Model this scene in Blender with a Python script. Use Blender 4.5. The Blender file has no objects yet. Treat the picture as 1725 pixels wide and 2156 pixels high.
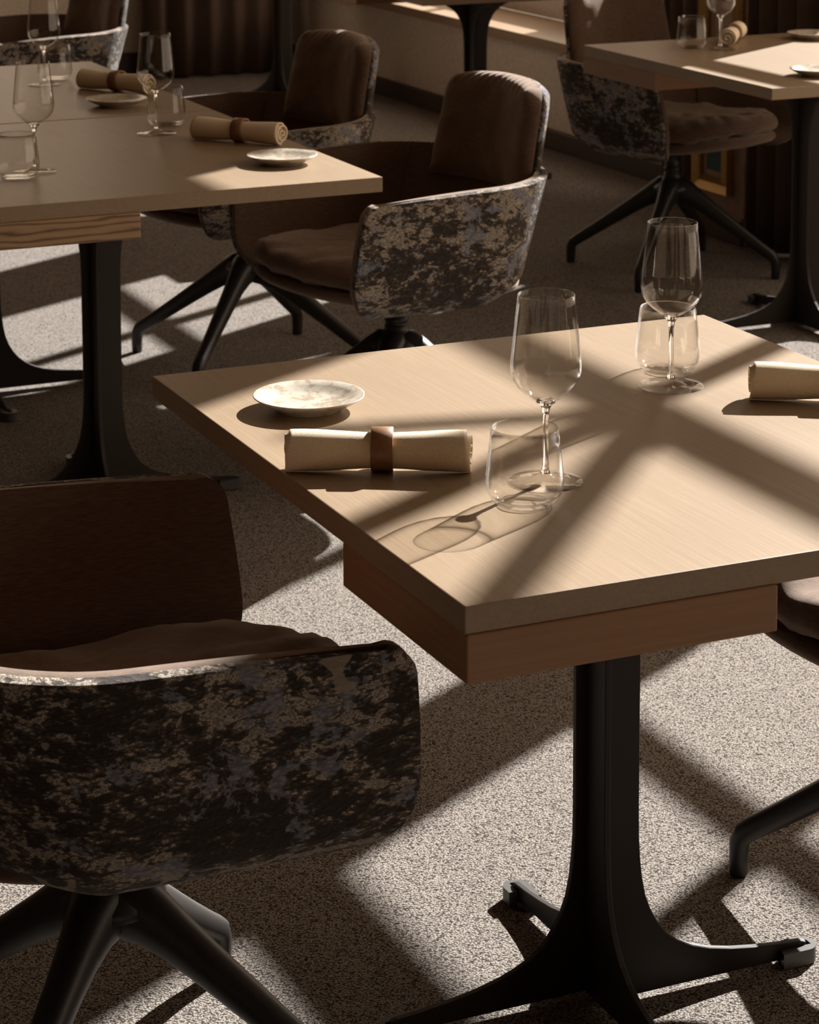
import bpy, bmesh, math, random
from mathutils import Vector, Matrix, noise
random.seed(7)
PI = math.pi
D = bpy.data
C = bpy.context.scene.collection
sc = bpy.context.scene

# ------------------------------------------------------------------ camera
FPX, PPY = 5181.71, 118.29          # focal length and principal row in pixels of the 1725 x 2156 frame
cam_d = D.cameras.new('camera'); cam = D.objects.new('camera', cam_d); C.objects.link(cam)
cam_d.sensor_fit = 'HORIZONTAL'; cam_d.sensor_width = 36.0
cam_d.lens = FPX / 1725.0 * 36.0
cam_d.shift_y = (PPY - 1078.0) / 1725.0
R = [(0.9127257, -0.40856451, -0.00261406), (0.05368207, 0.11357731, 0.99207783), (-0.4050309, -0.90563527, 0.12559752)]
M = Matrix(((R[0][0], R[1][0], R[2][0], -1.01152643), (R[0][1], R[1][1], R[2][1], -2.12617545), (R[0][2], R[1][2], R[2][2], 1.6), (0, 0, 0, 1)))
cam.matrix_world = M
cam_d.clip_start = 0.05; cam_d.clip_end = 100
cam_d.dof.use_dof = True; cam_d.dof.focus_distance = 3.1; cam_d.dof.aperture_fstop = 22
sc.camera = cam

# ------------------------------------------------------------------ light and exposure
sc.view_settings.view_transform = 'Standard'
sc.view_settings.look = 'None'
sc.view_settings.gamma = 1.0
sc.view_settings.use_curve_mapping = False
sc.view_settings.exposure = 0.6
world = D.worlds.new('sky'); sc.world = world; world.use_nodes = True
bg = world.node_tree.nodes['Background']
bg.inputs['Color'].default_value = (1.0, 0.78, 0.58, 1)
bg.inputs['Strength'].default_value = 1.25
AZ, EL = math.radians(31), math.radians(30)
SUN = Vector((math.cos(AZ) * math.cos(EL), math.sin(AZ) * math.cos(EL), math.sin(EL)))
sd = D.lights.new('sun', 'SUN'); sun = D.objects.new('sun', sd); C.objects.link(sun)
sd.energy = 10.0; sd.angle = math.radians(0.53); sd.color = (1.0, 0.98, 0.95)
sun.rotation_euler = SUN.to_track_quat('Z', 'Y').to_euler(); sun.location = (8, 6, 6)
def window_portal(y0, y1, z0, z1):          # marks the window openings for the sky light
    l = D.lights.new('window_daylight', 'AREA'); l.shape = 'RECTANGLE'; l.size = y1 - y0; l.size_y = z1 - z0
    o = D.objects.new('window_daylight', l); C.objects.link(o)
    o.location = (4.0, (y0 + y1) / 2, (z0 + z1) / 2); o.rotation_euler = (PI / 2, 0, PI / 2)
    l.cycles.is_portal = True
l = D.lights.new('window_daylight', 'AREA'); l.shape = 'RECTANGLE'; l.size = 2.0; l.size_y = 2.05
o = D.objects.new('window_daylight', l); C.objects.link(o); o.location = (1.5, 9.45, 2.175); o.rotation_euler = (-PI / 2, 0, 0); l.cycles.is_portal = True
for w in ((-2.2, 0.9, .62, 3.9), (1.0, 3.15, .62, 3.9), (3.37, 4.5, .62, 3.03), (5.2, 6.45, 1.14, 2.62), (6.88, 8.9, .62, 2.75)):
    window_portal(*w)
try:
    sc.cycles.use_denoising = True
    sc.cycles.sample_clamp_indirect = 4.0
    sc.cycles.max_bounces = 10; sc.cycles.transparent_max_bounces = 24
    sc.cycles.caustics_reflective = False; sc.cycles.caustics_refractive = False
except Exception: pass

# ------------------------------------------------------------------ materials
def mat(name):
    m = D.materials.new(name); m.use_nodes = True
    return m, m.node_tree.nodes, m.node_tree.links, m.node_tree.nodes['Principled BSDF']
def node(N, t, **kw):
    n = N.new(t)
    for k, v in kw.items():
        if k in n.inputs: n.inputs[k].default_value = v
        else: setattr(n, k, v)
    return n
def ramp(N, stops, interp='LINEAR'):
    r = N.new('ShaderNodeValToRGB'); r.color_ramp.interpolation = interp
    e = r.color_ramp.elements
    while len(e) > 1: e.remove(e[-1])
    e[0].position = stops[0][0]; e[0].color = (*stops[0][1], 1)
    for p, c in stops[1:]:
        x = e.new(p); x.color = (*c, 1)
    return r
def coords(N, L, scale=(1, 1, 1), src='Object'):
    tc = N.new('ShaderNodeTexCoord'); mp = N.new('ShaderNodeMapping'); mp.inputs['Scale'].default_value = scale
    L.new(tc.outputs[src], mp.inputs['Vector']); return mp.outputs['Vector']
def mixc(N, L, fac, a, b, mode='MIX'):
    m = N.new('ShaderNodeMix'); m.data_type = 'RGBA'; m.blend_type = mode
    for sock, v in ((m.inputs['Factor'], fac), (m.inputs[6], a), (m.inputs[7], b)):
        if hasattr(v, 'is_linked'): L.new(v, sock)
        else: sock.default_value = v if isinstance(v, float) else (*v, 1)
    return m.outputs[2]
def bump(N, L, h, bs, strength, dist):
    b = N.new('ShaderNodeBump'); b.inputs['Strength'].default_value = strength; b.inputs['Distance'].default_value = dist
    L.new(h, b.inputs['Height']); L.new(b.outputs['Normal'], bs.inputs['Normal']); return b

def wood(name, c1, c2, c3, scale, rough=.42, wave=0.0, spec=.5):
    m, N, L, bs = mat(name)
    v = coords(N, L, scale)
    n1 = node(N, 'ShaderNodeTexNoise', Scale=1.0, Detail=6.0, Roughness=.65); L.new(v, n1.inputs['Vector'])
    r = ramp(N, [(.3, c1), (.5, c2), (.7, c3)]); L.new(n1.outputs['Fac'], r.inputs['Fac'])
    col = r.outputs['Color']
    n2 = node(N, 'ShaderNodeTexNoise', Scale=3.0, Detail=3.0); L.new(coords(N, L, (1, 1, 1)), n2.inputs['Vector'])
    col = mixc(N, L, n2.outputs['Fac'], col, tuple(x * .82 for x in c2), 'MIX') if not wave else col
    if wave:
        w = node(N, 'ShaderNodeTexWave', Scale=wave, Distortion=9.0, Detail=2.5); w.inputs['Detail Scale'].default_value = .9
        w.bands_direction = 'Z'; L.new(coords(N, L, (.22, .22, 1)), w.inputs['Vector'])
        wr = ramp(N, [(.0, tuple(x * .38 for x in c1)), (.3, c2), (1, c3)]); L.new(w.outputs['Fac'], wr.inputs['Fac'])
        col = mixc(N, L, .85, col, wr.outputs['Color'])
    L.new(col, bs.inputs['Base Color'])
    bs.inputs['Roughness'].default_value = rough; bs.inputs['Specular IOR Level'].default_value = spec
    bump(N, L, n1.outputs['Fac'], bs, .25, .0006)
    return m
OAK = (.36, .235, .14)
oak_top = wood('light_oak', (.27, .182, .108), (.33, .233, .146), (.39, .288, .188), (260, 5, 260))
oak_side = wood('light_oak_drawer', (.25, .125, .058), (.325, .168, .080), (.39, .215, .112), (5, 5, 190), rough=.5)
oak_grain = wood('oak_with_bold_grain', (.27, .155, .08), (.36, .215, .115), (.42, .27, .155), (5, 5, 160), rough=.5, wave=26.0)
ringwood = wood('napkin_ring_wood', (.20, .095, .045), (.27, .135, .065), (.33, .18, .09), (300, 300, 40), rough=.4)
sillwood = wood('sill_wood', (.34, .23, .15), (.42, .29, .19), (.48, .34, .23), (120, 4, 120), rough=.3)
darkwood = wood('dark_baseboard_wood', (.05, .032, .022), (.07, .045, .03), (.09, .06, .04), (60, 3, 60), rough=.5)

def carpet_mat():
    m, N, L, bs = mat('loop_carpet')
    v = coords(N, L, (1, 1, 1))
    # rows of loops: voronoi cells squeezed into short dashes, turned against the room
    tc = N.new('ShaderNodeTexCoord'); mp = N.new('ShaderNodeMapping'); mp.inputs['Rotation'].default_value = (0, 0, .5); mp.inputs['Scale'].default_value = (290, 380, 1)
    L.new(tc.outputs['Object'], mp.inputs['Vector'])
    nz = node(N, 'ShaderNodeTexNoise', Scale=110.0, Detail=2.0); L.new(v, nz.inputs['Vector'])
    ad = N.new('ShaderNodeVectorMath'); ad.operation = 'MULTIPLY_ADD'; L.new(nz.outputs['Color'], ad.inputs[0]); ad.inputs[1].default_value = (1.3, 1.3, 0); L.new(mp.outputs['Vector'], ad.inputs[2])
    vo = node(N, 'ShaderNodeTexVoronoi', Scale=1.0, Randomness=.9); L.new(ad.outputs[0], vo.inputs['Vector'])
    r = ramp(N, [(.05, (.385, .345, .305)), (.42, (.31, .275, .24)), (.66, (.11, .09, .077)), (.88, (.034, .027, .023))]); L.new(vo.outputs['Distance'], r.inputs['Fac'])
    vc = N.new('ShaderNodeSeparateColor'); L.new(vo.outputs['Color'], vc.inputs[0])
    r2 = ramp(N, [(.0, (.45, .41, .39)), (.12, (.82, .80, .78)), (.5, (1, 1, 1))]); L.new(vc.outputs[0], r2.inputs['Fac'])
    col = mixc(N, L, 1.0, r.outputs['Color'], r2.outputs['Color'], 'MULTIPLY')
    L.new(col, bs.inputs['Base Color'])
    bs.inputs['Roughness'].default_value = .95; bs.inputs['Specular IOR Level'].default_value = .15
    inv = N.new('ShaderNodeMath'); inv.operation = 'SUBTRACT'; inv.inputs[0].default_value = 1.0; L.new(vo.outputs['Distance'], inv.inputs[1])
    bump(N, L, inv.outputs[0], bs, .6, .003)
    return m
carpet = carpet_mat()

def brown_fabric():
    m, N, L, bs = mat('brown_wool_fabric')
    n = node(N, 'ShaderNodeTexNoise', Scale=1.0, Detail=3.0); L.new(coords(N, L, (60, 60, 420)), n.inputs['Vector'])
    r = ramp(N, [(.3, (.085, .048, .032)), (.7, (.15, .088, .06))]); L.new(n.outputs['Fac'], r.inputs['Fac'])
    L.new(r.outputs['Color'], bs.inputs['Base Color'])
    bs.inputs['Roughness'].default_value = .95; bs.inputs['Specular IOR Level'].default_value = .2
    bs.inputs['Sheen Weight'].default_value = .45; bs.inputs['Sheen Roughness'].default_value = .55; bs.inputs['Sheen Tint'].default_value = (1.0, .84, .70, 1)
    n2 = node(N, 'ShaderNodeTexNoise', Scale=900.0, Detail=2.0); L.new(coords(N, L), n2.inputs['Vector'])
    bump(N, L, n2.outputs['Fac'], bs, .5, .0012)
    return m
brown = brown_fabric()

def pattern_fabric():
    m, N, L, bs = mat('patterned_jacquard')
    big = node(N, 'ShaderNodeTexNoise', Scale=7.0, Detail=4.0, Roughness=.6, Distortion=.4); L.new(coords(N, L, (1, 1, 1.5)), big.inputs['Vector'])
    mid = node(N, 'ShaderNodeTexNoise', Scale=36.0, Detail=7.0, Roughness=.72, Distortion=.45); L.new(coords(N, L, (1, 1, 1.9)), mid.inputs['Vector'])
    knot = node(N, 'ShaderNodeTexVoronoi', Scale=170.0, Randomness=1.0); L.new(coords(N, L, (.75, .75, 1.35)), knot.inputs['Vector'])
    def ma(a, mul, add):
        x = N.new('ShaderNodeMath'); x.operation = 'MULTIPLY_ADD'; L.new(a, x.inputs[0]); x.inputs[1].default_value = mul
        if hasattr(add, 'is_linked'): L.new(add, x.inputs[2])
        else: x.inputs[2].default_value = add
        return x.outputs[0]
    h = ma(big.outputs['Fac'], .95, ma(mid.outputs['Fac'], 1.25, ma(knot.outputs['Distance'], -.20, -.53)))
    r = ramp(N, [(.0, (.016, .011, .009)), (.40, (.028, .019, .014)), (.47, (.060, .041, .030)), (.485, (.20, .155, .115)), (.51, (.055, .04, .03)), (.535, (.11, .083, .065)), (.545, (.46, .38, .29)), (.60, (.56, .48, .385)), (.615, (.20, .165, .14)), (.67, (.13, .105, .09)), (.685, (.50, .43, .35)), (1, (.55, .48, .40))])
    L.new(h, r.inputs['Fac'])
    blue = node(N, 'ShaderNodeTexNoise', Scale=11.0, Detail=8.0, Roughness=.72, Distortion=.3)
    mp = N.new('ShaderNodeMapping'); mp.inputs['Location'].default_value = (3.7, 1.2, .4); L.new(coords(N, L, (1, 1, 1.2)), mp.inputs['Vector']); L.new(mp.outputs['Vector'], blue.inputs['Vector'])
    br = ramp(N, [(.555, (0, 0, 0)), (.575, (1, 1, 1))]); L.new(blue.outputs['Fac'], br.inputs['Fac'])
    qr = ramp(N, [(.1, (.34, .34, .385)), (.7, (.18, .18, .21))]); L.new(knot.outputs['Distance'], qr.inputs['Fac'])
    bf = N.new('ShaderNodeMath'); bf.operation = 'MULTIPLY'; L.new(br.outputs['Color'], bf.inputs[0]); bf.inputs[1].default_value = .85
    col = mixc(N, L, bf.outputs[0], r.outputs['Color'], qr.outputs['Color'])
    # a few smooth cream motifs
    mo = node(N, 'ShaderNodeTexNoise', Scale=13.0, Detail=2.0, Roughness=.4, Distortion=2.2)
    mp2 = N.new('ShaderNodeMapping'); mp2.inputs['Location'].default_value = (1.1, 5.3, 2.2); L.new(coords(N, L, (1, 1, .8)), mp2.inputs['Vector']); L.new(mp2.outputs['Vector'], mo.inputs['Vector'])
    mr = ramp(N, [(.69, (0, 0, 0)), (.705, (1, 1, 1))]); L.new(mo.outputs['Fac'], mr.inputs['Fac'])
    mf = N.new('ShaderNodeMath'); mf.operation = 'MULTIPLY'; L.new(mr.outputs['Color'], mf.inputs[0]); mf.inputs[1].default_value = .8
    col = mixc(N, L, mf.outputs[0], col, (.42, .34, .25))
    L.new(col, bs.inputs['Base Color'])
    bs.inputs['Roughness'].default_value = .85; bs.inputs['Specular IOR Level'].default_value = .3
    bs.inputs['Sheen Weight'].default_value = .12; bs.inputs['Sheen Roughness'].default_value = .5; bs.inputs['Sheen Tint'].default_value = (1.0, .93, .86, 1)
    bump(N, L, h, bs, .8, .010)
    return m
pattern = pattern_fabric()

def simple(name, col, rough=.5, metal=0.0, spec=.5, bscale=0, bstr=.2, bdist=.001):
    m, N, L, bs = mat(name)
    bs.inputs['Base Color'].default_value = (*col, 1); bs.inputs['Roughness'].default_value = rough
    bs.inputs['Metallic'].default_value = metal; bs.inputs['Specular IOR Level'].default_value = spec
    n = node(N, 'ShaderNodeTexNoise', Scale=float(bscale or 40), Detail=4.0); L.new(coords(N, L), n.inputs['Vector'])
    r = ramp(N, [(.3, tuple(c * .88 for c in col)), (.7, tuple(min(1, c * 1.1) for c in col))]); L.new(n.outputs['Fac'], r.inputs['Fac'])
    L.new(r.outputs['Color'], bs.inputs['Base Color'])
    if bscale: bump(N, L, n.outputs['Fac'], bs, bstr, bdist)
    return m
steel = simple('dark_powder_coated_steel', (.024, .017, .0125), .5, 0, .4, 600, .15, .0004)
capmetal = simple('grey_cast_metal', (.10, .095, .09), .45, .3, .5, 300, .1, .0004)
chairmetal = simple('dark_grey_cast_aluminium', (.026, .022, .020), .42, .1, .5, 200, .1, .0005)
plaster = simple('beige_wall_plaster', (.70, .60, .485), .9, 0, .2, 60, .15, .001)
ceil_m = simple('ceiling_plaster', (.40, .33, .26), .9)
sidewall = simple('brown_wall_plaster', (.20, .14, .10), .9)
frame_m = simple('white_window_frame', (.66, .61, .54), .5)
curt_m = simple('brown_curtain_linen', (.13, .088, .066), .95, 0, .15, 500, .4, .001)
gold = simple('gilded_moulding', (.50, .29, .09), .38, .75, .5, 120, .25, .001)
panel_m = simple('rose_beige_panel_paint', (.42, .28, .205), .7, 0, .3, 30)
panel_dark = simple('brown_panel_moulding', (.10, .062, .045), .6, 0, .3)
teal = simple('teal_painted_canvas', (.06, .12, .14), .7, 0, .3, 22)
linen = simple('cream_linen', (.85, .72, .54), .95, 0, .15, 700, .35, .0006)

def plate_mat():
    m, N, L, bs = mat('speckled_stoneware')
    n = node(N, 'ShaderNodeTexNoise', Scale=45.0, Detail=6.0, Roughness=.7); L.new(coords(N, L), n.inputs['Vector'])
    r = ramp(N, [(.40, (.58, .53, .45)), (.52, (.52, .46, .37)), (.60, (.36, .29, .21)), (.7, (.44, .37, .29))]); L.new(n.outputs['Fac'], r.inputs['Fac'])
    L.new(r.outputs['Color'], bs.inputs['Base Color']); bs.inputs['Roughness'].default_value = .28
    return m
stoneware = plate_mat()

def thin_glass(name='clear_thin_glass', pw=4.2, gain=.85):
    m = D.materials.new(name); m.use_nodes = True; N = m.node_tree.nodes; L = m.node_tree.links; N.clear()
    out = N.new('ShaderNodeOutputMaterial'); mx = N.new('ShaderNodeMixShader')
    tr = N.new('ShaderNodeBsdfTransparent'); tr.inputs['Color'].default_value = (.975, .97, .96, 1)
    gl = N.new('ShaderNodeBsdfGlossy'); gl.inputs['Roughness'].default_value = .025
    lw = N.new('ShaderNodeLayerWeight'); lw.inputs['Blend'].default_value = .5
    p = N.new('ShaderNodeMath'); p.operation = 'POWER'; p.inputs[1].default_value = pw; L.new(lw.outputs['Facing'], p.inputs[0])
    ma = N.new('ShaderNodeMath'); ma.operation = 'MULTIPLY_ADD'; ma.inputs[1].default_value = gain; ma.inputs[2].default_value = .032; L.new(p.outputs[0], ma.inputs[0])
    L.new(ma.outputs[0], mx.inputs[0]); L.new(tr.outputs[0], mx.inputs[1]); L.new(gl.outputs[0], mx.inputs[2]); L.new(mx.outputs[0], out.inputs['Surface'])
    return m
glass_thin = thin_glass()
glass_foot = thin_glass('clear_foot_glass', 6.0, .9)
def solid_glass():
    m, N, L, bs = mat('clear_solid_glass')
    bs.inputs['Base Color'].default_value = (1, .99, .98, 1); bs.inputs['Roughness'].default_value = 0.06
    bs.inputs['IOR'].default_value = 1.5; bs.inputs['Transmission Weight'].default_value = 1.0
    return m
glass_solid = solid_glass()

# ------------------------------------------------------------------ mesh helpers
def mesh_obj(name, bm, m, parent=None, smooth=False, loc=(0, 0, 0)):
    me = D.meshes.new(name); bmesh.ops.recalc_face_normals(bm, faces=bm.faces[:]); bm.to_mesh(me); bm.free()
    if smooth:
        for p in me.polygons: p.use_smooth = True
    me.materials.append(m)
    o = D.objects.new(name, me); C.objects.link(o); o.location = loc
    if parent: o.parent = parent
    return o
def box(bm, x0, x1, y0, y1, z0, z1, bev=0):
    r = bmesh.ops.create_cube(bm, size=1)
    for v in r['verts']:
        v.co.x = x0 + (v.co.x + .5) * (x1 - x0); v.co.y = y0 + (v.co.y + .5) * (y1 - y0); v.co.z = z0 + (v.co.z + .5) * (z1 - z0)
    if bev:
        es = list({e for v in r['verts'] for e in v.link_edges})
        bmesh.ops.bevel(bm, geom=es, offset=bev, segments=2, affect='EDGES', profile=.5)
def lathe(bm, prof, n=48, close=False):
    rings = []
    for r, z in prof:
        if r < 1e-6: rings.append([bm.verts.new((0, 0, z))])
        else: rings.append([bm.verts.new((r * math.cos(2 * PI * i / n), r * math.sin(2 * PI * i / n), z)) for i in range(n)])
    for a, b in zip(rings, rings[1:]):
        for i in range(n):
            j = (i + 1) % n
            if len(a) == 1: bm.faces.new((a[0], b[i], b[j]))
            elif len(b) == 1: bm.faces.new((a[i], b[0], a[j]))
            else: bm.faces.new((a[i], b[i], b[j], a[j]))
def prism(bm, pts, y0, y1, f=lambda x, y, z: (x, y, z)):
    """closed outline pts in (x,z), extruded along y"""
    a = [bm.verts.new(f(x, y0, z)) for x, z in pts]; b = [bm.verts.new(f(x, y1, z)) for x, z in pts]
    n = len(pts)
    for i in range(n):
        j = (i + 1) % n; bm.faces.new((a[i], a[j], b[j], b[i]))
    from mathutils.geometry import tessellate_polygon
    for t in tessellate_polygon([[Vector((x, z, 0)) for x, z in pts]]):
        bm.faces.new([a[k] for k in t]); bm.faces.new([b[k] for k in reversed(t)])
def tag(o, label=None, cat=None, group=None, kind=None):
    if label: o['label'] = label
    if cat: o['category'] = cat
    if group: o['group'] = group
    if kind: o['kind'] = kind
    return o
def empty(name, loc, rz=0, **k):
    o = D.objects.new(name, None); C.objects.link(o); o.location = loc; o.rotation_euler = (0, 0, rz); o.empty_display_size = .1
    return tag(o, **k)
def copy_tree(root, loc, rz, label, group=None):
    def cp(o, p):
        c = o.copy(); C.objects.link(c); c.parent = p
        for ch in [x for x in kids[o]]: cp(ch, c)
        return c
    kids = {}
    def walk(o):
        kids[o] = list(o.children)
        for x in kids[o]: walk(x)
    walk(root)
    c = cp(root, None); c.location = loc; c.rotation_euler = (0, 0, rz); c['label'] = label
    if group: c['group'] = group
    return c
def structure(name, bm, m, smooth=False):
    return tag(mesh_obj(name, bm, m, smooth=smooth), kind='structure')

# ------------------------------------------------------------------ the room
WX = 3.47
b = bmesh.new(); box(b, -5, 3.9, -5, 9.4, -.05, 0); structure('floor', b, carpet)
b = bmesh.new()
box(b, WX, 3.84, -5, 9.25, 0, .40)
box(b, WX, 3.84, -5, 9.4, 3.95, 4.3)
for y0, y1 in ((-5, -2.2), (.9, 1.0), (8.9, 9.25)): box(b, WX, 3.84, y0, y1, .40, 3.95)
box(b, WX, 3.84, 6.30, 8.9, 2.75, 3.95)
structure('wall_right', b, plaster)
b = bmesh.new()
box(b, -5, 3.9, 9.25, 9.4, 0, 1.15); box(b, -5, 3.9, 9.25, 9.4, 3.2, 4.3); box(b, -5, .5, 9.25, 9.4, 1.15, 3.2); box(b, 2.5, 3.9, 9.25, 9.4, 1.15, 3.2)
structure('wall_back', b, plaster)
b = bmesh.new()
for x in (.5, 1.13, 1.80, 2.45): box(b, x, x + .05, 9.33, 9.38, 1.15, 3.2)
for z in (1.15, 2.2, 3.15): box(b, .5, 2.5, 9.335, 9.375, z, z + .05)
structure('window_6', b, frame_m)
b = bmesh.new(); box(b, -5.1, -5, -5, 9.4, 0, 4.3); structure('wall_left', b, sidewall)
b = bmesh.new(); box(b, -5, 3.9, -5.1, -5, 0, 4.3); structure('wall_front', b, sidewall)
b = bmesh.new(); box(b, -5, 3.9, -5, 9.4, 4.3, 4.4); structure('ceiling', b, ceil_m)
b = bmesh.new(); box(b, WX - .022, WX, -5, 9.25, 0, .078, .004); structure('baseboard_right', b, darkwood)
b = bmesh.new(); box(b, -5, WX - .03, 9.225, 9.25, 0, .12, .004); structure('baseboard_back', b, darkwood)
# wooden window sill running along the wall
b = bmesh.new(); box(b, WX - .035, 3.80, -5, 9.25, .40, .44, .003); structure('trim_1', b, sillwood)
# brown pier with the painted panel
b = bmesh.new(); box(b, 3.15, WX, 4.50, 4.79, 0, 4.3); structure('wall_pier', b, panel_dark)

def window(n, y0, y1, members, zb=.615, zh=3.88):
    """frame of a window opening, members are extra bars (y0,z0,y1,z1,width)"""
    b = bmesh.new()
    X0, X1 = 3.80, 3.86
    box(b, X0, X1, y0, y1, .44, zb); box(b, X0, X1, y0, y1, zh, 3.95)
    box(b, X0, X1, y0, y0 + .035, zb, zh); box(b, X0, X1, y1 - .035, y1, zb, zh)
    f = structure('window_%d' % n, b, frame_m)
    for (ya, za, yb, zb, w) in members:
        b = bmesh.new()
        d = Vector((0, yb - ya, zb - za)); L_ = d.length; d.normalize(); p = Vector((0, -d.z, d.y)) * w / 2
        xs = (3.85, 3.89)
        vs = []
        for x in xs:
            for q in (Vector((x, ya, za)) - p, Vector((x, ya, za)) + p, Vector((x, yb, zb)) + p, Vector((x, yb, zb)) - p): vs.append(b.verts.new(q))
        for idx in ((0, 1, 2, 3), (7, 6, 5, 4), (0, 4, 5, 1), (1, 5, 6, 2), (2, 6, 7, 3), (3, 7, 4, 0)): b.faces.new([vs[i] for i in idx])
        mesh_obj('glazing_bar', b, frame_m, f)
window(1, 1.0, 3.16, [(1.0, 2.02, 3.14, 2.02, .055), (1.0, 2.495, 3.14, 2.495, .13), (1.0, 3.01, 3.14, 3.01, .065), (2.60, .6, 2.60, 3.9, .05),
                      (2.565, 3.0, 2.27, 3.385, .05), (2.60, 3.03, 2.93, 3.30, .03)])
b = bmesh.new(); box(b, 3.80, 3.9, 3.15, 3.36, .44, 3.95); structure('trim_2', b, frame_m)
window(2, 3.37, 4.50, [(3.37, 1.755, 4.5, 1.755, .06), (4.10, 1.9, 4.10, 2.35, .05)], .615, 2.965)
window(3, 5.20, 6.46, [(5.2, 1.88, 6.46, 1.88, .06), (5.93, 1.1, 5.93, 2.62, .05)], 1.06, 2.62)
b = bmesh.new(); box(b, 3.80, 3.88, 6.46, 6.88, .44, 3.95); structure('trim_3', b, frame_m)
window(4, 6.88, 8.9, [(6.88, 2.1, 8.9, 2.1, .06), (7.9, .6, 7.9, 2.75, .05)], .615, 2.75)
window(5, -2.2, .9, [(-2.2, 2.02, .9, 2.02, .06), (-2.2, 2.6, .9, 2.6, .13), (-.6, .6, -.6, 3.9, .05)])

# framed picture and upper mirror frame on the pier
def picture_frame(name, yc, zc, w, h, loc_x, label, cat, inner):
    t = empty(name, (loc_x, yc, zc - h / 2), label=label, cat=cat)
    def ring(w0, h0, w1, h1, x0, x1):
        bb = bmesh.new()
        O = [(-w0 / 2, 0), (w0 / 2, 0), (w0 / 2, h0), (-w0 / 2, h0)]
        dz = (h0 - h1) / 2; I = [(-w1 / 2, dz), (w1 / 2, dz), (w1 / 2, h0 - dz), (-w1 / 2, h0 - dz)]
        oo = [[bb.verts.new((x, p[0], p[1])) for p in O] for x in (0, x0)]
        ii = [[bb.verts.new((x, p[0], p[1])) for p in I] for x in (0, x1)]
        for i in range(4):
            j = (i + 1) % 4
            bb.faces.new((oo[0][i], oo[0][j], oo[1][j], oo[1][i])); bb.faces.new((oo[1][i], oo[1][j], ii[1][j], ii[1][i]))
            bb.faces.new((ii[1][i], ii[1][j], ii[0][j], ii[0][i])); bb.faces.new((ii[0][i], ii[0][j], oo[0][j], oo[0][i]))
        return bb
    f = mesh_obj('gilt_frame', ring(w, h, w - .05, h - .05, -.028, -.014), gold, t)
    f2 = mesh_obj('inner_moulding', ring(w - .05, h - .05, w - .09, h - .09, -.012, -.020), gold, t); f2.location.z = .025
    f3 = mesh_obj('mat_board', ring(w - .09, h - .09, w - .13, h - .13, -.008, -.008), panel_m, t); f3.location.z = .045
    bb = bmesh.new(); box(bb, -.006, 0, -(w - .13) / 2, (w - .13) / 2, .065, h - .065); mesh_obj('canvas', bb, inner, t)
    return t
b = bmesh.new(); box(b, 3.130, 3.149, 4.515, 4.785, .0, 2.9, .003)
pn = mesh_obj('wall_panel', b, panel_m); tag(pn, 'narrow rose-beige painted panel on the brown pier between the curtains', 'panel')
b = bmesh.new(); box(b, 3.118, 3.131, 4.515, 4.785, .0, .075, .003); mesh_obj('skirting', b, panel_dark, pn)
b = bmesh.new(); box(b, 3.121, 3.131, 4.515, 4.785, .078, .092, .003); mesh_obj('moulding', b, panel_m, pn)
picture_frame('picture_frame', 4.69, .355, .22, .40, 3.130, 'small gilt-framed teal picture low on the pier behind the chair seat', 'picture', teal)
picture_frame('picture_frame', 4.645, 1.12, .24, 1.06, 3.130, 'tall gold-edged frame above table height on the pier', 'picture', panel_m)

def curtain(name, x0, y0, x1, y1, folds, amp, label, z1=3.9):
    b = bmesh.new(); n = folds * 14
    d = Vector((x1 - x0, y1 - y0, 0)); nrm = Vector((-d.y, d.x, 0)).normalized()
    rows = []
    for zz in (0.012, .3, .8, 1.6, 2.6, z1):
        row = []
        for i in range(n + 1):
            t = i / n
            a = amp * (.75 + .25 * math.sin(5.1 * t + 1.3)) * (1 - .15 * zz / 4)
            off = a * math.sin(2 * PI * folds * t + .35 * math.sin(9 * t)) + .15 * a * math.sin(4 * PI * folds * t + zz * .6)
            row.append(b.verts.new(Vector((x0, y0, zz)) + d * t + nrm * off))
        rows.append(row)
    for r0, r1 in zip(rows, rows[1:]):
        for i in range(n): b.faces.new((r0[i], r0[i + 1], r1[i + 1], r1[i]))
    o = mesh_obj(name, b, curt_m, smooth=True); s = o.modifiers.new('thick', 'SOLIDIFY'); s.thickness = .004
    tag(o, label, 'curtain'); return o
curtain('curtain', 3.20, 4.03, 3.135, 4.505, 5, .03, 'dark brown curtain at the right edge beside the painted panel')
curtain('curtain', 3.31, 4.96, 3.32, 5.36, 4, .028, 'brown curtain bunched between the painted panel and the low window wall')
curtain('curtain', 2.60, 9.12, 3.36, 9.10, 6, .04, 'brown curtain with deep folds hanging in front of the far wall')

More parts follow.
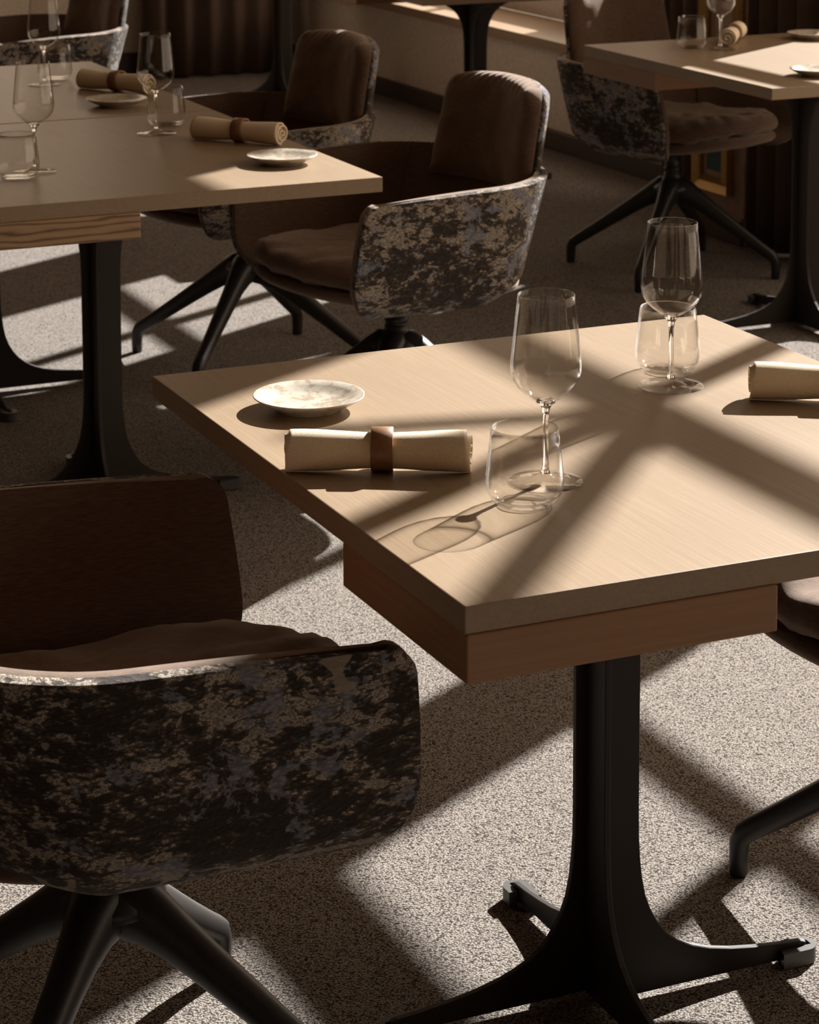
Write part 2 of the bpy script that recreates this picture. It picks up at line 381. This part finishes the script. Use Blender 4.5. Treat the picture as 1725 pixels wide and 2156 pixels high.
# ------------------------------------------------------------------ tables
PROF = [(-.012, .70), (.20, .70), (.20, .676), (.165, .672), (.132, .667), (.110, .659), (.091, .648), (.075, .636), (.063, .622), (.053, .604), (.046, .585), (.041, .56), (.038, .53), (.037, .49), (.0365, .40),
        (.0365, .26), (.037, .22), (.039, .19), (.042, .165), (.047, .14), (.055, .119), (.065, .101), (.079, .083), (.097, .068), (.118, .0575), (.143, .0485), (.175, .041), (.21, .0355), (.25, .031), (.285, .0285), (.292, .026), (.293, .010), (.25, .008), (-.012, .008)]
def blade(parent, k):
    b = bmesh.new()
    prism(b, PROF, -.022, -.013)
    o = mesh_obj('pedestal_blade', b, steel, parent); o.rotation_euler = (0, 0, k * PI / 2)
    bv = o.modifiers.new('edge', 'BEVEL'); bv.width = .0012; bv.segments = 1; bv.limit_method = 'ANGLE'; bv.angle_limit = 1.0
    # horseshoe glide cap around the tip
    b = bmesh.new(); pts = []
    for i in range(13):
        a = -PI / 2 + PI * i / 12; pts.append((.288 + .018 * math.cos(a), -.0175 + .019 * math.sin(a)))
    pts += [(.272, -.0175 + .019), (.272, -.0115), (.298, -.0115), (.298, -.0235), (.252, -.0235), (.248, -.0365)]
    a0 = [b.verts.new((x, y, .002)) for x, y in pts]; a1 = [b.verts.new((x, y, .0225)) for x, y in pts]
    from mathutils.geometry import tessellate_polygon
    n = len(pts)
    for i in range(n): b.faces.new((a0[i], a0[(i + 1) % n], a1[(i + 1) % n], a1[i]))
    for t in tessellate_polygon([[Vector((x, y, 0)) for x, y in pts]]):
        b.faces.new([a0[q] for q in t]); b.faces.new([a1[q] for q in reversed(t)])
    mesh_obj('glide', b, capmetal, o)
    b = bmesh.new(); lathe(b, [(0, 0), (.011, 0), (.011, .012), (0, .012)], 16)
    g = mesh_obj('levelling_foot', b, steel, o, loc=(.262, -.0175, 0))
def table(x, y, label, drawers, grain=False, group='square oak dining tables'):
    t = empty('dining_table', (x, y, 0), label=label, cat='table', group=group)
    b = bmesh.new(); box(b, -.434, .434, -.4955, .4955, .72, .75, .0015); mesh_obj('tabletop', b, oak_top, t)
    for (dx0, dx1, dy0, dy1) in drawers:
        b = bmesh.new(); box(b, dx0, dx1, dy0, dy1, .669, .72, .002)
        mesh_obj('drawer', b, oak_grain if grain else oak_side, t)
    b = bmesh.new(); box(b, -.21, .21, -.05, .05, .70, .7195); box(b, -.05, .05, -.21, .21, .70, .7195); mesh_obj('mounting_plate', b, steel, t)
    for k in range(4): blade(t, k)
    return t
NL = (-.433, -.069, -.498, -.176)      # near-left corner drawer
FR = (.069, .433, .176, .498)
FL = (-.433, -.230, .09, .498)
NR = (.25, .433, -.498, -.16)
TA = (.434, .5)
TB1 = (.469, 2.7815); TB2 = (.469, 3.7805); TC = (2.717, 3.53); TD = (2.85, 5.92); TE = (2.985, 8.22)
table(*TA, 'pale oak table in the foreground with sunlit top, plate and wine glasses', [NL, FR])
table(*TB1, 'oak table at the left with a bold-grained drawer at its near corner', [NL, FR], grain=True)
table(*TB2, 'oak table at the left pushed against the far side of the bold-grained drawer table', [FR])
table(*TC, 'oak table at the right edge in front of the dark curtain', [FL])
table(*TD, 'oak table standing by the low wooden window sill', [FL])
table(*TE, 'table in the far corner before the curtain, only its dark pedestal in view', [FL])

# ------------------------------------------------------------------ chairs
ZB, ZT = .385, .662
def rim_z(s):      # height of the wrap's top edge along the path, 0 = middle of back, 1 = front of the arm
    a = abs(s)
    return ZT - .012 * max(0, (a - .45) / .55) ** 1.5
def wrap_pt(s, v, off=0.0, zlo=ZB, extra=0.0):
    """s in [-1,1] along the U, v in [0,1] bottom to top"""
    W = .300 + .056 * v ** .7 - off; Bk = .225 + .085 * v - off
    # rounded lower edge
    q = max(0.0, (.24 - v) / .24); W -= .05 * q * q; Bk -= .085 * q * q
    zt = rim_z(s) + extra; z = zlo + (zt - zlo) * v
    h = zt - zlo; F = .268 - .020 * v * v
    dtop = (1 - v) * h; dbot = v * h
    rt, rb = .032, .11
    if dtop < rt: F -= rt - math.sqrt(max(0, rt * rt - (rt - dtop) ** 2))
    if dbot < rb: F -= (rb - math.sqrt(max(0, rb * rb - (rb - dbot) ** 2))) * .8
    xc = -.06; a = abs(s); s0 = .62
    if a > s0:
        k = (a - s0) / (1 - s0); x = xc + (F - xc) * k; y = W - .008 * k * k
    else:
        t = (a / s0) * PI / 2; n = 2.12
        y = W * abs(math.sin(t)) ** (2 / n); x = xc - (Bk + xc if False else (Bk - abs(xc))) * abs(math.cos(t)) ** (2 / n)
    return Vector((x, y * (1 if s >= 0 else -1), z))
def wrap_mesh(off, nu=96, nv=22, zlo=ZB, extra=0.0):
    b = bmesh.new(); g = []
    for i in range(nu + 1):
        s = -1 + 2 * i / nu
        g.append([b.verts.new(wrap_pt(s, .5 - .5 * math.cos(PI * j / nv), off, zlo, extra)) for j in range(nv + 1)])
    for i in range(nu):
        for j in range(nv): b.faces.new((g[i][j], g[i + 1][j], g[i + 1][j + 1], g[i][j + 1]))
    return b
def pillow(nu, nv, pos, front, back, wr=None):
    """closed cushion: pos(a,c) base point and normal for a,c in [-1,1]; front/back thickness"""
    b = bmesh.new(); F = []; K = []
    def edge(a, c):
        m = max(abs(a), abs(c)); return max(0.0, 1 - m ** 6) ** .5
    for i in range(nu + 1):
        F.append([]); K.append([])
        for j in range(nv + 1):
            a = -1 + 2 * i / nu; c = -1 + 2 * j / nv
            # concentrate samples near the rims
            a = math.copysign(1 - (1 - abs(a)) ** 1.5, a); c = math.copysign(1 - (1 - abs(c)) ** 1.5, c)
            p, nr = pos(a, c); e = edge(a, c)
            rim = i in (0, nu) or j in (0, nv)
            w = wr(a, c) if wr else 0
            v = b.verts.new(p + nr * (front * e + w * (0 if rim else 1))); F[-1].append(v)
            K[-1].append(v if rim else b.verts.new(p - nr * back * e))
    for i in range(nu):
        for j in range(nv):
            b.faces.new((F[i][j], F[i + 1][j], F[i + 1][j + 1], F[i][j + 1]))
            q = (K[i][j], K[i][j + 1], K[i + 1][j + 1], K[i + 1][j])
            try: b.faces.new(q)
            except ValueError: pass
    return b
def back_pos(xo, hw0, hw1, z0, z1, r=.055):
    def f(a, c):
        z = z0 + (z1 - z0) * (c + 1) / 2; hh = (z1 - z0) / 2
        hw = hw0 + (hw1 - hw0) * (c + 1) / 2
        # round the two top corners
        d = z1 - z
        if d < r: hw -= r - math.sqrt(max(0, r * r - (r - d) ** 2))
        y = a * hw
        x = xo - .165 * (z - .66) + .062 * (y / .235) ** 2
        if c > 0: z += -.012 * abs(a) ** 3 * c
        nr = Vector((1, -.28 * y / .24, .165)).normalized()
        return Vector((x, y, z)), nr
    return f
def leg_mesh():
    b = bmesh.new()
    path = [((.0, .258), .036, .038), ((.03, .252), .034, .040), ((.055, .240), .0285, .034), ((.085, .222), .0245, .028), ((.12, .199), .022, .0245), ((.16, .172), .0205, .022), ((.21, .138), .0185, .0195), ((.265, .101), .0165, .0175), ((.303, .076), .0155, .0165),
            ((.318, .065), .0150, .016), ((.325, .052), .0145, .0145), ((.326, .03), .0135, .0135), ((.326, .004), .013, .013), ((.326, .0), .011, .011)]
    rings = []; n = 16
    for i, ((r, z), wy, wt) in enumerate(path):
        a = path[max(0, i - 1)][0]; c = path[min(len(path) - 1, i + 1)][0]
        d = Vector((c[0] - a[0], 0, c[1] - a[1])).normalized(); up = Vector((-d.z, 0, d.x))
        ring = []
        for k in range(n):
            t = 2 * PI * k / n; ct, st = math.cos(t), math.sin(t)
            ct = math.copysign(abs(ct) ** .8, ct); st = math.copysign(abs(st) ** .8, st)
            ring.append(b.verts.new(Vector((r, 0, z)) + up * (wt * st) + Vector((0, wy * ct, 0))))
        rings.append(ring)
    for p, q in zip(rings, rings[1:]):
        for k in range(n): b.faces.new((p[k], p[(k + 1) % n], q[(k + 1) % n], q[k]))
    b.faces.new(rings[0]); b.faces.new(list(reversed(rings[-1])))
    return b
def seat_outline(t, ax=.29, ay=.262, cx=.035):
    n = 2.35 if math.cos(t) > 0 else 3.2
    c, s = math.cos(t), math.sin(t)
    return cx + ax * math.copysign(abs(c) ** (2 / n), c), ay * math.copysign(abs(s) ** (2 / n), s)
def disc(prof, n=96, wr=None):
    """prof: list of (scale, z)"""
    b = bmesh.new(); rings = []
    for sc_, z in prof:
        if sc_ < 1e-6: rings.append([b.verts.new((.03, 0, z + (wr(.03, 0, 0) if wr else 0)))])
        else:
            ring = []
            for i in range(n):
                x, y = seat_outline(2 * PI * i / n); x, y = .03 + (x - .03) * sc_, y * sc_
                ring.append(b.verts.new((x, y, z + (wr(x, y, sc_) if wr else 0))))
            rings.append(ring)
    for p, q in zip(rings, rings[1:]):
        for i in range(n):
            j = (i + 1) % n
            if len(p) == 1: b.faces.new((p[0], q[i], q[j]))
            elif len(q) == 1: b.faces.new((p[i], q[0], p[j]))
            else: b.faces.new((p[i], q[i], q[j], p[j]))
    return b
def tilt(x, y, s=0):
    return .030 * max(0, x / .32) ** 2
def seat_wr(x, y, s):
    if s < .05: return tilt(x, y)
    w = noise.noise(Vector((x * 9, y * 22, 1.3))) * .010 + noise.noise(Vector((x * 18 + 3, y * 42, 4.1))) * .007
    return tilt(x, y) + w * (1 if s > .4 else s / .4) * (1 if s < .97 else .35)
def make_chair(loc, rz, leg_rot, label):
    t = empty('armchair', loc, rz, label=label, cat='chair', group='brown swivel armchairs with patterned shells')
    o = mesh_obj('shell', wrap_mesh(0.0), pattern, t, True)
    m = o.modifiers.new('thick', 'SOLIDIFY'); m.thickness = .015; m.offset = -1; m.use_even_offset = False
    m = o.modifiers.new('round', 'BEVEL'); m.width = .008; m.segments = 3; m.limit_method = 'ANGLE'; m.angle_limit = .9
    o = mesh_obj('inner_upholstery', wrap_mesh(.0155, extra=.001), brown, t, True)
    m = o.modifiers.new('thick', 'SOLIDIFY'); m.thickness = .014; m.offset = -1; m.use_even_offset = False
    m = o.modifiers.new('round', 'BEVEL'); m.width = .006; m.segments = 3; m.limit_method = 'ANGLE'; m.angle_limit = .9
    b = pillow(40, 30, back_pos(-.284, .224, .208, .61, .850), .014, .022); mesh_obj('back_shell', b, pattern, t, True)
    def wr(a, c):
        w = 0
        if c > .72: w += .0035 * math.sin(a * 44 + 4 * (1 - c) + 3 * noise.noise(Vector((a * 4, 1, 5)))) * ((c - .72) / .28) ** 1.1 * (.6 + .4 * noise.noise(Vector((a * 6, c * 2, 3))))
        return w + .004 * noise.noise(Vector((a * 3, c * 3, 7)))
    b = pillow(110, 44, back_pos(-.276, .220, .204, .60, .852), .046, .006, wr); mesh_obj('backrest', b, brown, t, True)
    b = disc([(0, .388), (.80, .390), (.93, .398), (.965, .406), (.972, .414), (.955, .422), (.9, .425), (0, .425)], 96, tilt); mesh_obj('seat_base', b, brown, t, True)
    b = disc([(0, .426), (.86, .427), (.94, .430), (.98, .438), (.992, .449), (.98, .464), (.94, .477), (.87, .486), (.76, .492), (.62, .496), (.46, .497), (.3, .496), (.15, .494), (0, .493)], 160, seat_wr)
    mesh_obj('seat_cushion', b, brown, t, True)
    for sg in (-1, 1):           # welt seams in the inner corners
        pts = [wrap_pt(sg * (.40 + .03 * (1 - q / 10)), .35 + .65 * q / 10, .037) for q in range(11)]
        b = bmesh.new(); rings = []
        for p in pts:
            rings.append([b.verts.new(p + Vector((.0022 * math.cos(k * PI / 3), .0022 * math.sin(k * PI / 3), 0))) for k in range(6)])
        for p, q in zip(rings, rings[1:]):
            for k in range(6): b.faces.new((p[k], p[(k + 1) % 6], q[(k + 1) % 6], q[k]))
        mesh_obj('seam', b, curt_m, t, True)
    b = bmesh.new(); lathe(b, [(0, .388), (.10, .388), (.10, .376), (.03, .372), (.0245, .368), (.0245, .322), (.0275, .320), (.0275, .312), (.0245, .310), (.0245, .304), (.0275, .303), (.0275, .298), (.030, .292), (.036, .284), (.046, .274), (.058, .262), (.060, .250), (.03, .235), (0, .235)], 32)
    mesh_obj('swivel_column', b, chairmetal, t, True)
    for k in range(4):
        o = mesh_obj('leg', leg_mesh(), chairmetal, t, True); o.rotation_euler = (0, 0, leg_rot - rz + k * PI / 2)
    return t
r = math.radians
chairs = [
 ((-.216, .525), r(-2), r(47), 'large armchair at the lower left, nearest the camera, patterned arm towards the viewer'),
 ((1.178, 2.845), r(184), r(50), 'armchair beside the left table corner, facing left, whole back and patterned arm in view'),
 ((1.17, 3.78), r(184), r(46), 'armchair behind the middle one, facing left, its splayed dark legs standing in the sunlit carpet'),
 ((2.74, 4.30), r(-74), r(43), 'armchair tucked under the right-hand table, round wrinkled seat turned to the camera'),
 ((1.19, 5.93), r(185), r(45), 'armchair in the upper left corner behind the pushed-together tables'),
 ((1.006, .497), r(181), r(45), 'armchair cut off by the right edge, only seat front and one leg showing'),
]
for (xy, rz, lr, lab) in chairs: make_chair((xy[0], xy[1], 0), rz, lr, lab)

# ------------------------------------------------------------------ tableware
ZTAB = .7502
def wine_glass():
    t = empty('wine_glass', (0, 0, 0), cat='glass', group='stemmed wine glasses')
    b = bmesh.new(); lathe(b, [(0, .0), (.043, .0), (.0438, .0008), (.043, .0018), (.03, .0026), (.018, .0042), (.009, .0075), (.0055, .012), (0, .0125)], 64)
    mesh_obj('foot', b, glass_foot, t, True)
    b = bmesh.new(); lathe(b, [(0, .0105), (.0062, .011), (.0042, .018), (.0034, .03), (.0032, .06), (.0036, .08), (.0050, .088), (.0085, .0932), (.0115, .0952), (.010, .0985), (.005, .0978), (0, .0975)], 32)
    mesh_obj('stem', b, glass_solid, t, True)
    prof = [(0, .0945), (.008, .0955), (.016, .0995), (.026, .1065), (.034, .1145), (.0392, .1235), (.0413, .133), (.0413, .142), (.0400, .156), (.0382, .174), (.0361, .194), (.0342, .212), (.0333, .2220)]
    th = .0011; inner = [(max(0, rr - th), zz + (th if rr < .03 else 0)) for rr, zz in prof]; inner[0] = (0, .0965)
    b = bmesh.new(); lathe(b, prof + [(prof[-1][0] - th / 2, .2226)] + list(reversed(inner)), 80)
    mesh_obj('bowl', b, glass_thin, t, True)
    return t
def tumbler():
    t = empty('tumbler', (0, 0, 0), cat='glass', group='stemless water tumblers')
    prof = [(0, 0), (.024, 0), (.031, .0016), (.038, .007), (.0425, .015), (.0445, .024), (.0442, .034), (.0425, .05), (.0402, .07), (.0385, .087)]
    inner = [(rr - .0013 if rr > .03 else rr * .95, zz + (.006 if rr < .032 else (.003 if rr < .04 else 0))) for rr, zz in prof]; inner[0] = (0, .0058)
    b = bmesh.new(); lathe(b, prof + [(.0378, .0876)] + list(reversed(inner)), 80)
    mesh_obj('glass_wall', b, glass_thin, t, True)
    b = bmesh.new(); lathe(b, [(0, .0006), (.0225, .0006), (.0285, .0022), (.0275, .0045), (.018, .0052), (0, .0054)], 48)
    mesh_obj('thick_base', b, glass_foot, t, True)
    return t
def plate():
    b = bmesh.new()
    lathe(b, [(0, .0025), (.036, .0025), (.038, 0), (.042, 0), (.043, .003), (.052, .0065), (.062, .0115), (.0705, .0170), (.0722, .0182), (.0722, .0192), (.0705, .0195), (.060, .0145), (.050, .0105), (.042, .0085), (.03, .0078), (0, .0075)], 96)
    o = mesh_obj('plate', b, stoneware, None, True); o['category'] = 'plate'; o['group'] = 'small speckled side plates'
    return o
def napkin(length=.215, pinch=.84):
    t = empty('rolled_napkin', (0, 0, 0), cat='napkin', group='napkins rolled in wooden rings')
    b = bmesh.new(); nt, nl = 150, 44; turns = 4.2; g = []
    for i in range(nt + 1):
        th = turns * 2 * PI * i / nt; rad = .0035 + (.0250 - .0035) * min(1, 1.12 * i / nt)
        row = []
        for j in range(nl + 1):
            u = -1 + 2 * j / nl; x = u * length / 2
            k = 1 - (1 - pinch) * math.exp(-((u - .05) / .42) ** 2) + .012 * math.sin(u * 7 + 1)
            k += .018 * noise.noise(Vector((u * 3, th * .3, 2)))
            x += .004 * math.sin(th * .5) * u
            y, z = rad * k * math.cos(th - 3.0) * 1.04, rad * k * math.sin(th - 3.0) * .98
            row.append(b.verts.new((x, y, z + .0245)))
        g.append(row)
    for i in range(nt):
        for j in range(nl): b.faces.new((g[i][j], g[i + 1][j], g[i + 1][j + 1], g[i][j + 1]))
    o = mesh_obj('linen_roll', b, linen, t, True); m = o.modifiers.new('thick', 'SOLIDIFY'); m.thickness = .0026; m.offset = -1
    b = bmesh.new()
    for rr0, rr1 in ((.0228, .0262),):
        n = 48; R_ = []
        for (rr, xx) in ((rr0, -.013), (rr0, .013), (rr1 - .0006, .013), (rr1, .0124), (rr1, -.0124), (rr1 - .0006, -.013)):
            R_.append([b.verts.new((xx + .005, rr * math.cos(2 * PI * i / n), rr * math.sin(2 * PI * i / n) + .0262)) for i in range(n)])
        for a in range(6):
            p, q = R_[a], R_[(a + 1) % 6]
            for i in range(n): b.faces.new((p[i], p[(i + 1) % n], q[(i + 1) % n], q[i]))
    mesh_obj('napkin_ring', b, ringwood, t, True)
    return t
def place(first, spots, maker):
    proto = maker()
    for i, (x, y, rz, lab) in enumerate(spots):
        if i == 0:
            proto.location = (x, y, ZTAB); proto.rotation_euler = (0, 0, rz); proto['label'] = lab
        else: copy_tree(proto, (x, y, ZTAB), rz, lab)
place(0, [(.264, .342, 0, 'wine glass standing behind the tumbler on the foreground table'),
          (.613, .655, 0, 'wine glass at the far side of the foreground table, in front of a tumbler'),
          (.669, 3.00, 0, 'wine glass on the left table just in front of the seam'),
          (.292, 2.634, 0, 'wine glass at the left edge on the nearer left table'),
          (.661, 3.87, 0, 'wine glass cut by the top edge on the farther left table'),
          (2.577, 3.764, 0, 'wine glass on the right-hand table beside a rolled napkin')], wine_glass)
place(0, [(.203, .275, 0, 'tumbler nearest the camera on the foreground table'),
          (.648, .725, 0, 'tumbler behind the far wine glass on the foreground table'),
          (.725, 3.10, 0, 'tumbler overlapping the wine glass by the table seam'),
          (.240, 2.575, 0, 'tumbler cut by the left edge on the nearer left table'),
          (.712, 3.955, 0, 'tumbler on the farther left table in front of the upper-left armchair'),
          (2.520, 3.825, 0, 'tumbler on the right-hand table in front of the chair back')], tumbler)
place(0, [(.132, .752, 0, 'sunlit speckled plate at the left corner of the foreground table'),
          (.779, 2.518, 1.3, 'plate near the sunlit right corner of the left table'),
          (.716, 3.443, 2.1, 'shaded plate beside the napkin beyond the table seam'),
          (2.95, 3.87, .7, 'plate at the far side of the right-hand table, cut by the frame edge'),
          (2.52, 3.19, 2.9, 'plate at the near side of the right-hand table in the sun patch')], plate)
place(0, [(.105, .464, r(-25.7), 'cream napkin roll beside the plate on the foreground table'),
          (.768, .500, r(-32), 'cream napkin roll cut by the right edge on the foreground table'),
          (.794, 2.816, r(-51), 'cream napkin roll next to the plate near the left table corner'),
          (.790, 3.685, r(-57), 'cream napkin roll on the farther left table behind its plate'),
          (2.70, 3.90, r(50), 'white napkin roll with its end towards the viewer on the right-hand table')], napkin)
